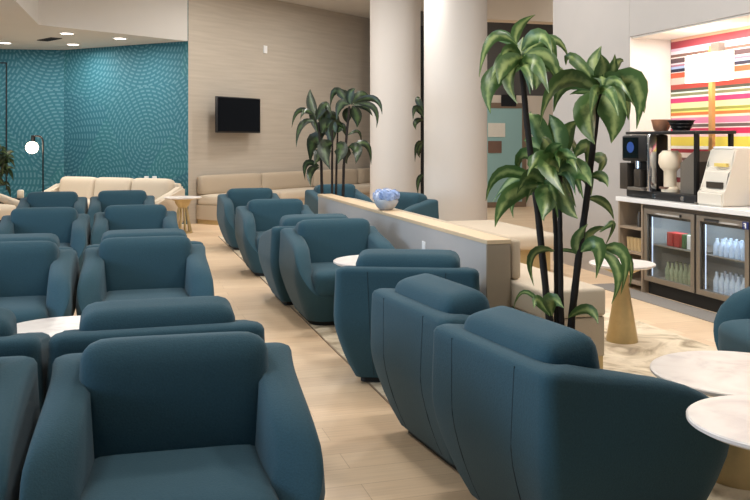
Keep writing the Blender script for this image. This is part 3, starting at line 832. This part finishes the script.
bm = BM(); lathe(bm, [(0, 0), (.06, 0), (.075, .02), (.10, .115), (.094, .115), (.07, .03), (0, .02)], 36); auto(obj('bowl_body', bm, M['copper'], t), 50)
t = thing('wire_basket', 'flared black basket beside the copper bowl on the rack', 'basket', (5.18, 7.10, zt_))
bm = BM(); lathe(bm, [(0, 0), (.08, 0), (.08, .01), (.125, .1), (.12, .1), (.075, .014), (0, .014)], 24); obj('basket_body', bm, M['black_metal'], t)
for k in range(3):
    bm = BM(); pts = [((.095 + .014 * k) * math.cos(2 * PI * i / 24), (.095 + .014 * k) * math.sin(2 * PI * i / 24), .035 + .032 * k) for i in range(25)]
    tube(bm, pts, .006, 6); obj('ring', bm, M['black_metal'], t)
# white dispenser
t = thing('drink_dispenser', 'white stepped drinks dispenser at the right of the counter', 'dispenser', (4.99, 6.25, Z0))
bm = BM(); prof = [(.03, .0), (.46, 0), (.46, .50), (.12, .50), (.09, .33), (.06, .31), (.03, .14), (-.02, .12), (-.02, 0)]
w2 = .34
A = [bm.verts.new((x, 0, z)) for x, z in prof[1:]]; B = [bm.verts.new((x, w2, z)) for x, z in prof[1:]]
bm.faces.new(A); bm.faces.new(B)
for i in range(len(A)): bm.faces.new((A[i], A[(i + 1) % len(A)], B[(i + 1) % len(A)], B[i]))
bmesh.ops.bevel(bm, geom=list(bm.edges), offset=.012, segments=2, affect='EDGES'); auto(obj('casing', bm, M['ivory'], t))
bm = BM(); box(bm, .018, .034, .05, .26, .155, .21); obj('slot', bm, M['steel_dark'], t)
bm = BM(); box(bm, .055, .08, .04, .2, .345, .375); obj('display', bm, M['yellow'], t)
bm = BM(); box(bm, .12, .3, .05, .3, .50, .52, .008); auto(obj('lid', bm, M['white'], t))
bm = BM(); box(bm, -.03, .1, .34, .36, 0, .02); obj('foot', bm, M['steel'], t)
t = thing('tray', 'yellow tray on the counter right of the white dispenser', 'tray', (5.12, 5.62, Z0))
bm = BM(); box(bm, 0, .3, 0, .42, 0, .05, .008); auto(obj('tray_body', bm, M['yellow'], t))
for k, (x, y) in enumerate(((.1, .2), (.14, .11), (.2, .17))):
    bm = BM(); lathe(bm, [(0, .012), (.02, .002), (.042, .03), (.044, .055), (.02, .08), (.006, .074), (0, .07)], 20)
    o = obj('apple', bm, M['green'], smooth=True, loc=(5.12 + x, 5.62 + y, Z0 + .051)); tag(o, ('leftmost green apple on the yellow tray', 'right front green apple on the yellow tray', 'rear green apple on the yellow tray')[k], 'apple', 'apples on the tray')
    bm = BM(); tube(bm, [(0, 0, .07), (.004, 0, .092)], .002, 6); obj('stalk', bm, M['stem'], o)
t = thing('blue_jar', 'blue jar on the counter between the dispenser and the apples', 'jar', (5.25, 6.07 - .01, Z0))
t.location = (5.25, 6.16, Z0); 
bm = BM(); lathe(bm, [(0, 0), (.035, 0), (.038, .1), (.028, .12), (0, .12)], 20); auto(obj('jar_body', bm, M['glass_jar'], t))
bm = BM(); lathe(bm, [(0, .12), (.03, .12), (.03, .14), (0, .14)], 20); auto(obj('lid', bm, M['white'], t))
# tall lamp with drum shade
lx, ly = 5.38, 6.955
t = thing('counter_lamp', 'tall oak post lamp with a glowing white shade against the stripes', 'lamp', (lx, ly, Z0))
ly_ = lambda y: 1.5 - (y - 140) * 8.19 / 860 - Z0
bm = BM(); box(bm, .105, .145, .09, .14, 0, ly_(44)); obj('post', bm, M['lamp_wood'], t)
bm = BM(); box(bm, .09, .16, -.03, .088, ly_(51), ly_(42)); obj('top_block', bm, M['steel'], t)
bm = BM(); box(bm, .1, .16, .03, .2, 0, .02); obj('foot', bm, M['black_metal'], t)
bm = BM(); n = 40
R0 = .25; z0, z1 = ly_(81), ly_(54)
pf = [(math.cos(2 * PI * i / n), math.sin(2 * PI * i / n)) for i in range(n)]
lo = [bm.verts.new((.0 + .10 * x, .0 + .33 * y, z0)) for x, y in pf]; hi = [bm.verts.new((.0 + .10 * x, .0 + .33 * y, z1)) for x, y in pf]
for i in range(n): bm.faces.new((lo[i], lo[(i + 1) % n], hi[(i + 1) % n], hi[i]))
sh = obj('lamp_shade', bm, M['shade'], t, True)
sm = sh.modifiers.new('thick', 'SOLIDIFY'); sm.thickness = .004

# ------------------------------------------------------------------ flowers on the divider
d = 7.85; c = Vector((DX + .085, 3.22 * (DX + .085), DH + .001))
t = thing('flower_bowl', 'white bowl of pale blue hydrangeas on the divider top', 'flowers', (c.x, c.y, c.z))
bm = BM(); lathe(bm, [(0, 0), (.055, 0), (.09, .03), (.118, .08), (.112, .105), (.104, .105), (.108, .08), (.08, .04), (0, .02)], 36); auto(obj('bowl', bm, M['bowl_grey'], t), 60)
for k in range(9):
    a = k * 2.4; rr = .0 if k == 0 else .075
    cx, cy, cz = rr * math.cos(a), rr * math.sin(a), .15 - rr * .35 + (.015 if k % 2 else 0)
    bm = BM()
    for q in range(34):
        u = random.uniform(-.35, 1); th = random.uniform(0, 2 * PI); s_ = math.sqrt(max(0, 1 - u * u))
        nrm = Vector((s_ * math.cos(th), s_ * math.sin(th), u)); p = Vector((cx, cy, cz)) + nrm * .055
        t1 = nrm.orthogonal().normalized(); t2 = nrm.cross(t1)
        for w_ in range(4):
            aa = w_ * PI / 2 + th; dr_ = t1 * math.cos(aa) + t2 * math.sin(aa); sd_ = nrm.cross(dr_)
            v = [bm.verts.new(p), bm.verts.new(p + dr_ * .012 + sd_ * .009 + nrm * .004), bm.verts.new(p + dr_ * .021 + nrm * .002), bm.verts.new(p + dr_ * .012 - sd_ * .009 + nrm * .004)]
            bm.faces.new(v)
    bmesh.ops.create_icosphere(bm, subdivisions=2, radius=.052, matrix=Matrix.Translation((cx, cy, cz)))
    obj('flower_head', bm, M['petal_light' if k in (0, 3, 4) else 'petal'], t)

# ------------------------------------------------------------------ plants
def leaf(bm, uvl, a, b, c, w, fold=.25, n=9, tilt=0.0):
    """blade along the quadratic curve a-b-c, w wide at its middle, folded along the midrib"""
    a, b, c = Vector(a), Vector(b), Vector(c)
    b = b * 2 - (a + c) / 2           # make the curve pass through b
    view = Vector((S, C, 0))
    rows = []
    for i in range(n + 1):
        t = i / n
        p = a * (1 - t) ** 2 + b * 2 * t * (1 - t) + c * t * t
        tg = (b - a) * 2 * (1 - t) + (c - b) * 2 * t
        if tg.length < 1e-5: tg = c - a
        tg.normalize()
        side = tg.cross(view)
        if side.length < 1e-3: side = Vector((C, -S, 0))
        side.normalize(); side = (side * math.cos(tilt) + view * math.sin(tilt)).normalized()
        nrm = side.cross(tg)
        wd = w * .5 * (math.sin(PI * min(1, t ** .8 * .97 + .03)) ** 1.05) if t < 1 else 0
        wd = max(wd, .0015 if t >= 1 else .003)
        e = nrm * (wd * fold)
        rows.append([bm.verts.new(p + side * wd + e), bm.verts.new(p), bm.verts.new(p - side * wd + e)])
    for i in range(n):
        for k in range(2):
            f = bm.faces.new((rows[i][k], rows[i][k + 1], rows[i + 1][k + 1], rows[i + 1][k]))
            for lp, (u, v) in zip(f.loops, ((k * .5, i / n), (k * .5 + .5, i / n), (k * .5 + .5, (i + 1) / n), (k * .5, (i + 1) / n))):
                lp[uvl].uv = (u, v)
            f.smooth = True
WK = 1.12
def plant(name, label, base, depth, stems, leaves, sx, sy, mleaf, pot_r, pot_h, conv, z=0, wk=1.0):
    """stems and leaves are given as points in the plant's own picture plane plus a depth offset"""
    t = thing(name, label, 'plant', (base.x, base.y, z))
    o3 = Vector((base.x, base.y, z))
    L = lambda px, py, dd=0: conv(px, py, depth + dd) - o3
    bm = BM(); lathe(bm, [(0, .0), (pot_r * .78, 0), (pot_r * .98, pot_h - .03), (pot_r, pot_h - .03), (pot_r, pot_h), (pot_r * .9, pot_h), (pot_r * .88, pot_h - .05), (0, pot_h - .05)], 40); auto(obj('pot', bm, M['pot'], t), 40)
    bm = BM(); lathe(bm, [(0, pot_h - .028), (pot_r * .87, pot_h - .032), (pot_r * .87, pot_h - .049), (0, pot_h - .049)], 24); obj('soil', bm, M['soil'], t)
    for pts, dd, rad in stems:
        q = [L(px, py, dd * (i / (len(pts) - 1))) for i, (px, py) in enumerate(pts)]
        q[0].z = pot_h - .04
        bm = BM(); n = len(q)
        dens = []
        for i in range(n - 1):
            for k in range(5): dens.append(q[i].lerp(q[i + 1], k / 5))
        dens.append(q[-1])
        tube(bm, dens, [rad * (1 - .3 * i / len(dens)) * (1 + .08 * (i % 2)) for i in range(len(dens))], 10); o = obj('stem', bm, M['stem'], t); auto(o, 60)
    bm = BM(); uvl = bm.loops.layers.uv.new('UVMap')
    rnd = random.Random(3)
    for lf in leaves:
        (ax, ay), (bx, by), (cx, cy), w = lf[:4]
        dd = lf[4] if len(lf) > 4 else rnd.uniform(-.22, .22)
        d0 = dd * .25
        pa, pb, pc = L(ax, ay, d0), L(bx, by, d0 + dd * .5), L(cx, cy, d0 + dd)
        leaf(bm, uvl, pa, pb, pc, w / F * depth * wk * WK, tilt=rnd.uniform(-.75, .75), fold=rnd.uniform(.1, .5))
    obj('foliage', bm, mleaf, t)
    return t
Z1 = lambda x, y: (470 + x / 4.167, 10 + y / 4.167)
Z2 = lambda x, y: (470 + x / 4.167, 100 + y / 4.167)
Z3 = lambda x, y: (480 + x / 5, 220 + y / 5)
big = []
def A_(zf, *q): big.append((zf(*q[0]), zf(*q[1]), zf(*q[2]), q[3] / (5 if zf is Z3 else 4.167)) + tuple(q[4:]))
# crown of the left cane
A_(Z1, (192, 150), (205, 75), (272, 20), 46, .05)
A_(Z1, (200, 150), (95, 115), (38, 280), 40, -.1)
A_(Z1, (190, 150), (125, 105), (70, 118), 46, .15)
A_(Z1, (205, 200), (80, 270), (60, 330), 70, .1)
A_(Z1, (215, 240), (90, 290), (85, 432), 78, -.12)
A_(Z1, (205, 225), (165, 290), (198, 392), 74, -.25)
A_(Z1, (225, 200), (150, 230), (120, 310), 74, -.3)
A_(Z1, (215, 170), (290, 105), (342, 185), 58, -.2)
A_(Z1, (225, 180), (330, 130), (350, 290), 56, .1)
A_(Z1, (235, 200), (275, 250), (274, 332), 78, -.1)
A_(Z1, (225, 190), (330, 200), (370, 320), 62, -.05)
A_(Z1, (240, 170), (350, 120), (412, 205), 44, .2)
A_(Z1, (212, 240), (208, 180), (222, 112), 60, .15)
A_(Z1, (215, 250), (250, 170), (262, 130), 50, .1)
A_(Z1, (230, 240), (330, 230), (400, 260), 50, .25)
# crown of the right cane
A_(Z1, (535, 330), (520, 230), (548, 150), 74, .1)
A_(Z1, (545, 335), (560, 250), (545, 185), 68, -.08)
A_(Z1, (545, 335), (590, 270), (604, 185), 58, -.05)
A_(Z1, (530, 335), (480, 260), (455, 190), 64, .12)
A_(Z1, (545, 330), (610, 230), (640, 215), 46, .1)
A_(Z1, (535, 340), (380, 300), (292, 480), 84, -.15)
A_(Z1, (530, 340), (410, 300), (348, 425), 70, .1)
A_(Z1, (535, 320), (430, 200), (400, 230), 48, .18)
A_(Z1, (555, 330), (690, 300), (694, 495), 84, -.1)
A_(Z1, (560, 340), (690, 350), (726, 430), 66, .05)
A_(Z1, (555, 345), (640, 360), (660, 460), 78, .12)
A_(Z1, (540, 345), (500, 440), (520, 560), 120, -.2)
A_(Z1, (550, 345), (600, 430), (588, 555), 118, -.1)
A_(Z1, (540, 340), (470, 310), (420, 275), 34, .1)
A_(Z1, (540, 345), (470, 340), (415, 352), 30, .1)
# middle clusters
A_(Z2, (360, 250), (270, 90), (258, 60), 70, .1)
A_(Z2, (370, 250), (360, 130), (330, 60), 80, .05)
A_(Z2, (370, 260), (400, 150), (450, 85), 84, .1)
A_(Z2, (365, 270), (420, 180), (446, 240), 84, .15)
A_(Z2, (360, 280), (330, 190), (300, 160), 74, -.1)
A_(Z2, (365, 290), (350, 215), (385, 185), 70, -.15)
A_(Z2, (370, 300), (385, 235), (445, 245), 60, -.25)
A_(Z2, (370, 300), (320, 270), (395, 400), 96, -.3)
A_(Z2, (365, 310), (450, 290), (505, 360), 84, -.25)
A_(Z2, (365, 300), (270, 190), (225, 170), 70, .15)
A_(Z2, (360, 300), (230, 230), (205, 335), 60, .1)
A_(Z2, (360, 310), (280, 260), (290, 330), 74, -.05)
A_(Z2, (365, 330), (440, 270), (470, 290), 60, .1)
A_(Z2, (290, 350), (140, 300), (66, 420), 48, -.05)
A_(Z2, (310, 350), (200, 320), (95, 425), 42, .12)
A_(Z2, (300, 360), (170, 400), (104, 530), 70, -.2)
A_(Z2, (310, 380), (190, 390), (180, 490), 50, .1)
A_(Z2, (320, 350), (320, 400), (300, 500), 84, -.25)
A_(Z2, (380, 330), (400, 420), (450, 495), 92, -.1)
A_(Z2, (370, 320), (350, 380), (370, 440), 80, .05)
A_(Z2, (410, 330), (480, 300), (505, 400), 80, .05)
A_(Z2, (430, 240), (490, 190), (480, 290), 50, .1)
A_(Z2, (500, 240), (560, 250), (520, 325), 64, .1)
A_(Z2, (500, 320), (550, 320), (575, 362), 40, -.1)
A_(Z2, (490, 410), (560, 430), (600, 500), 36, .1)
# lower leaves
A_(Z3, (372, 155), (265, 180), (270, 330), 58, -.1)
A_(Z3, (500, 160), (590, 130), (580, 292), 76, -.1)
A_(Z3, (510, 190), (490, 100), (540, 20), 60, -.05)
A_(Z3, (500, 180), (560, 70), (640, 40), 60, .05)
A_(Z3, (600, 150), (720, 170), (704, 372), 58, -.1)
A_(Z3, (590, 150), (690, 250), (658, 420), 52, -.15)
A_(Z3, (620, 150), (740, 190), (750, 330), 44, .1)
A_(Z3, (600, 60), (670, 20), (625, 130), 30, .1)
A_(Z3, (350, 480), (290, 400), (270, 440), 60, -.1)
A_(Z3, (360, 480), (360, 400), (420, 440), 70, -.2)
A_(Z3, (440, 490), (540, 450), (590, 520), 56, -.2)
A_(Z3, (340, 480), (230, 360), (165, 450), 22, .1)
A_(Z3, (490, 170), (430, 150), (350, 160), 18, .05)
bigstems = [([(553, 338), (547, 301), (538, 214), (527, 125), (521.5, 66)], .02, .022),
            ([(557, 338), (556.6, 296), (556, 236), (554, 205), (555, 163)], .1, .016),
            ([(562, 338), (561, 303), (560.5, 250), (560, 224), (560, 165)], -.03, .017),
            ([(570, 338), (572, 315), (579, 253), (586, 205), (593.6, 141), (599.5, 92)], -.02, .022)]
pb = D(562, 300, 4.92)
rl = random.Random(11)
for (cx, cy), n_, ln in (((521, 64), 9, 42), ((600, 90), 9, 42), ((556, 168), 12, 40), ((545, 185), 6, 38)):
    for k in range(n_):
        a_ = rl.uniform(0, 2 * PI); l_ = ln * rl.uniform(.6, 1.0)
        ex_, ey_ = cx + l_ * math.cos(a_) * .85, cy + l_ * .55 * math.sin(a_) + 8
        big.append(((cx, cy + 4), ((cx + ex_) / 2, (cy + ey_) / 2 - l_ * .28), (ex_, ey_ + l_ * .25), rl.uniform(11, 17), rl.uniform(-.3, .3)))
plant('potted_plant', 'tall leafy cane plant in a black pot at the centre right', Vector((pb.x, pb.y, 0)), 4.92, bigstems, big, 1, 1, M['leaf'], .165, .36, D, z=FL, wk=1.02)

Z8 = lambda x, y: (280 + x / 3.573, 60 + y / 3.573)
small = []
def B_(a, b, c, w, dd=None):
    q = (Z8(*a), Z8(*b), Z8(*c), w / 3.573)
    small.append(q + ((dd,) if dd is not None else ()))
B_((130, 210), (112, 150), (108, 104), 40, .1)
B_((125, 205), (70, 180), (42, 242), 20)
B_((125, 200), (90, 180), (72, 215), 26)
B_((125, 220), (75, 230), (58, 312), 28)
B_((130, 215), (160, 160), (185, 200), 40)
B_((140, 220), (160, 190), (165, 270), 50)
B_((140, 240), (185, 200), (215, 240), 44)
B_((135, 260), (120, 210), (100, 180), 30)
B_((150, 260), (170, 230), (180, 330), 50)
B_((245, 160), (200, 110), (180, 165), 32)
B_((245, 160), (225, 120), (210, 130), 36)
B_((250, 160), (250, 120), (270, 102), 40)
B_((255, 160), (290, 120), (330, 150), 34)
B_((260, 155), (335, 140), (365, 195), 26)
B_((265, 155), (335, 170), (345, 242), 24)
B_((245, 160), (215, 160), (203, 215), 36)
B_((258, 165), (275, 200), (275, 242), 42)
B_((260, 160), (300, 160), (332, 202), 36)
B_((250, 170), (240, 200), (245, 230), 40)
B_((205, 260), (225, 235), (240, 285), 40)
B_((200, 260), (180, 230), (160, 260), 36)
B_((150, 300), (120, 290), (108, 370), 56)
B_((155, 310), (150, 330), (120, 375), 60)
B_((190, 300), (160, 320), (180, 392), 60)
B_((200, 300), (215, 320), (205, 372), 56)
B_((245, 310), (230, 340), (240, 372), 50)
B_((245, 310), (275, 320), (270, 372), 46)
B_((250, 310), (310, 300), (325, 375), 34)
B_((190, 280), (150, 240), (140, 330), 60)
B_((190, 290), (200, 230), (230, 250), 46)
B_((140, 380), (95, 370), (90, 430), 24)
B_((140, 385), (110, 400), (110, 452), 34)
B_((240, 270), (280, 255), (290, 300), 16)
smst = [([Z8(152, 480), Z8(148, 380), Z8(138, 225)], .05, .02), ([Z8(186, 480), Z8(186, 380), Z8(188, 250)], -.05, .016), ([Z8(198, 480), Z8(202, 380), Z8(206, 260)], .1, .016), ([Z8(222, 480), Z8(228, 380), Z8(248, 165)], 0, .02)]
pb = D(333, 190, 11.0)
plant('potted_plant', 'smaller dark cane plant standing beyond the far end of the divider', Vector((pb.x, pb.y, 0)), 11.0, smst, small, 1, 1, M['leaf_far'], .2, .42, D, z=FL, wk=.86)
# plant glimpsed between the columns
tw_ = []
for a, b, c, w in (((424, 118), (416, 108), (413, 120), 6), ((424, 112), (418, 100), (420, 98), 6), ((424, 120), (416, 122), (416, 130), 6), ((425, 145), (418, 145), (415, 162), 6), ((424, 140), (419, 150), (420, 158), 5), ((426, 115), (432, 104), (436, 125), 6), ((426, 145), (432, 150), (436, 165), 6), ((425, 175), (419, 180), (418, 195), 5)):
    tw_.append((a, b, c, w))
pb = D(426, 190, 13.75)
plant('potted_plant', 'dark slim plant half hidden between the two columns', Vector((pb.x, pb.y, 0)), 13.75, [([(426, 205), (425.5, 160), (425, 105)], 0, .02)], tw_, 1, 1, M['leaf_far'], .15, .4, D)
# dark shrub at the left edge
sh_ = []
r3 = random.Random(5)
for k in range(60):
    a = r3.uniform(0, 2 * PI); l_ = r3.uniform(6, 15)
    x, y = r3.uniform(-12, 8), r3.uniform(152, 188)
    sh_.append(((x, y), (x + l_ * .5 * math.cos(a), y + l_ * .5 * math.sin(a) - 2), (x + l_ * math.cos(a), y + l_ * math.sin(a)), r3.uniform(3, 5)))
pb = D(-3, 190, 15.2)
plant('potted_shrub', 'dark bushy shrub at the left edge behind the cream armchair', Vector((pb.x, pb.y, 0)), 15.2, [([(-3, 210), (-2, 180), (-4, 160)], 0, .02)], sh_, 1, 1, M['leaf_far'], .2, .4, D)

# ------------------------------------------------------------------ light
def area(loc, size, energy, color, rot=(0, 0, 0), sy=None, shape=None):
    l = bpy.data.lights.new('ceiling_lamp', 'AREA'); l.energy = energy; l.color = color; l.size = size
    if sy: l.shape = 'RECTANGLE'; l.size_y = sy
    else: l.shape = 'DISK'
    o = bpy.data.objects.new('ceiling_lamp', l); COL.objects.link(o); o.location = loc; o.rotation_euler = rot; return o
WARM = (1, .965, .915)
for x, e in ((-1.4, 28), (1.2, 26), (3.6, 58)):
    for y in (3.4, 6.0, 8.8, 11.6):
        area((x, y, CE - .05), .5, e, WARM)
for x, y in ((2.2, 14.2), (4.2, 15.4), (7.3, 15.2), (8.3, 11.5)):
    area((x, y, CE - .05), .5, 46, WARM)
for px, py in ((67, 33), (73, 44), (120, 38), (5, 42.5)):
    c = P(px, py, LC); area((c.x, c.y, LC - .04), .2, 24, WARM)
area((5.42, 6.2, 2.55), .25, 22, (1, .95, .88), sy=3.0)
LAMPS.append((Vector((lx - .02, ly - .02, 2.19)), 7))
for loc, e in LAMPS:
    l = bpy.data.lights.new('globe_lamp', 'POINT'); l.energy = e; l.color = (1, .82, .6); l.shadow_soft_size = .1
    o = bpy.data.objects.new('globe_lamp', l); COL.objects.link(o); o.location = loc
for y0, y1 in doors:
    l = bpy.data.lights.new('fridge_lamp', 'AREA'); l.energy = 3.4; l.size = .4; l.color = (.9, .95, 1)
    o = bpy.data.objects.new('fridge_lamp', l); COL.objects.link(o); o.location = (CX + .2, (y0 + y1) / 2, .80)
# cool daylight from the big windows on the left, outside the frame
l = bpy.data.lights.new('window_daylight', 'AREA'); l.shape = 'RECTANGLE'; l.size = 9; l.size_y = 2.6; l.energy = 520; l.color = (.6, .79, 1)
o = bpy.data.objects.new('window_daylight', l); COL.objects.link(o); o.location = (-7.5, 4, 1.9); o.rotation_euler = (math.radians(90), 0, math.radians(-90))
w = bpy.data.worlds.new('world'); SC.world = w; w.use_nodes = True
bg = w.node_tree.nodes['Background']; bg.inputs[0].default_value = (.82, .9, 1, 1); bg.inputs[1].default_value = .14

# ------------------------------------------------------------------ camera
cam = bpy.data.cameras.new('camera'); co = bpy.data.objects.new('camera', cam); COL.objects.link(co); SC.camera = co
cam.sensor_width = 36; cam.lens = 36 * F / 750; cam.shift_y = -(250 - HZ) / 750
co.location = (0, 0, H); co.rotation_euler = (math.radians(90), 0, -AY)
cam.clip_end = 100
SC.view_settings.view_transform = 'Standard'; SC.view_settings.look = 'None'; SC.view_settings.gamma = 1; SC.view_settings.use_curve_mapping = False
SC.view_settings.exposure = .0
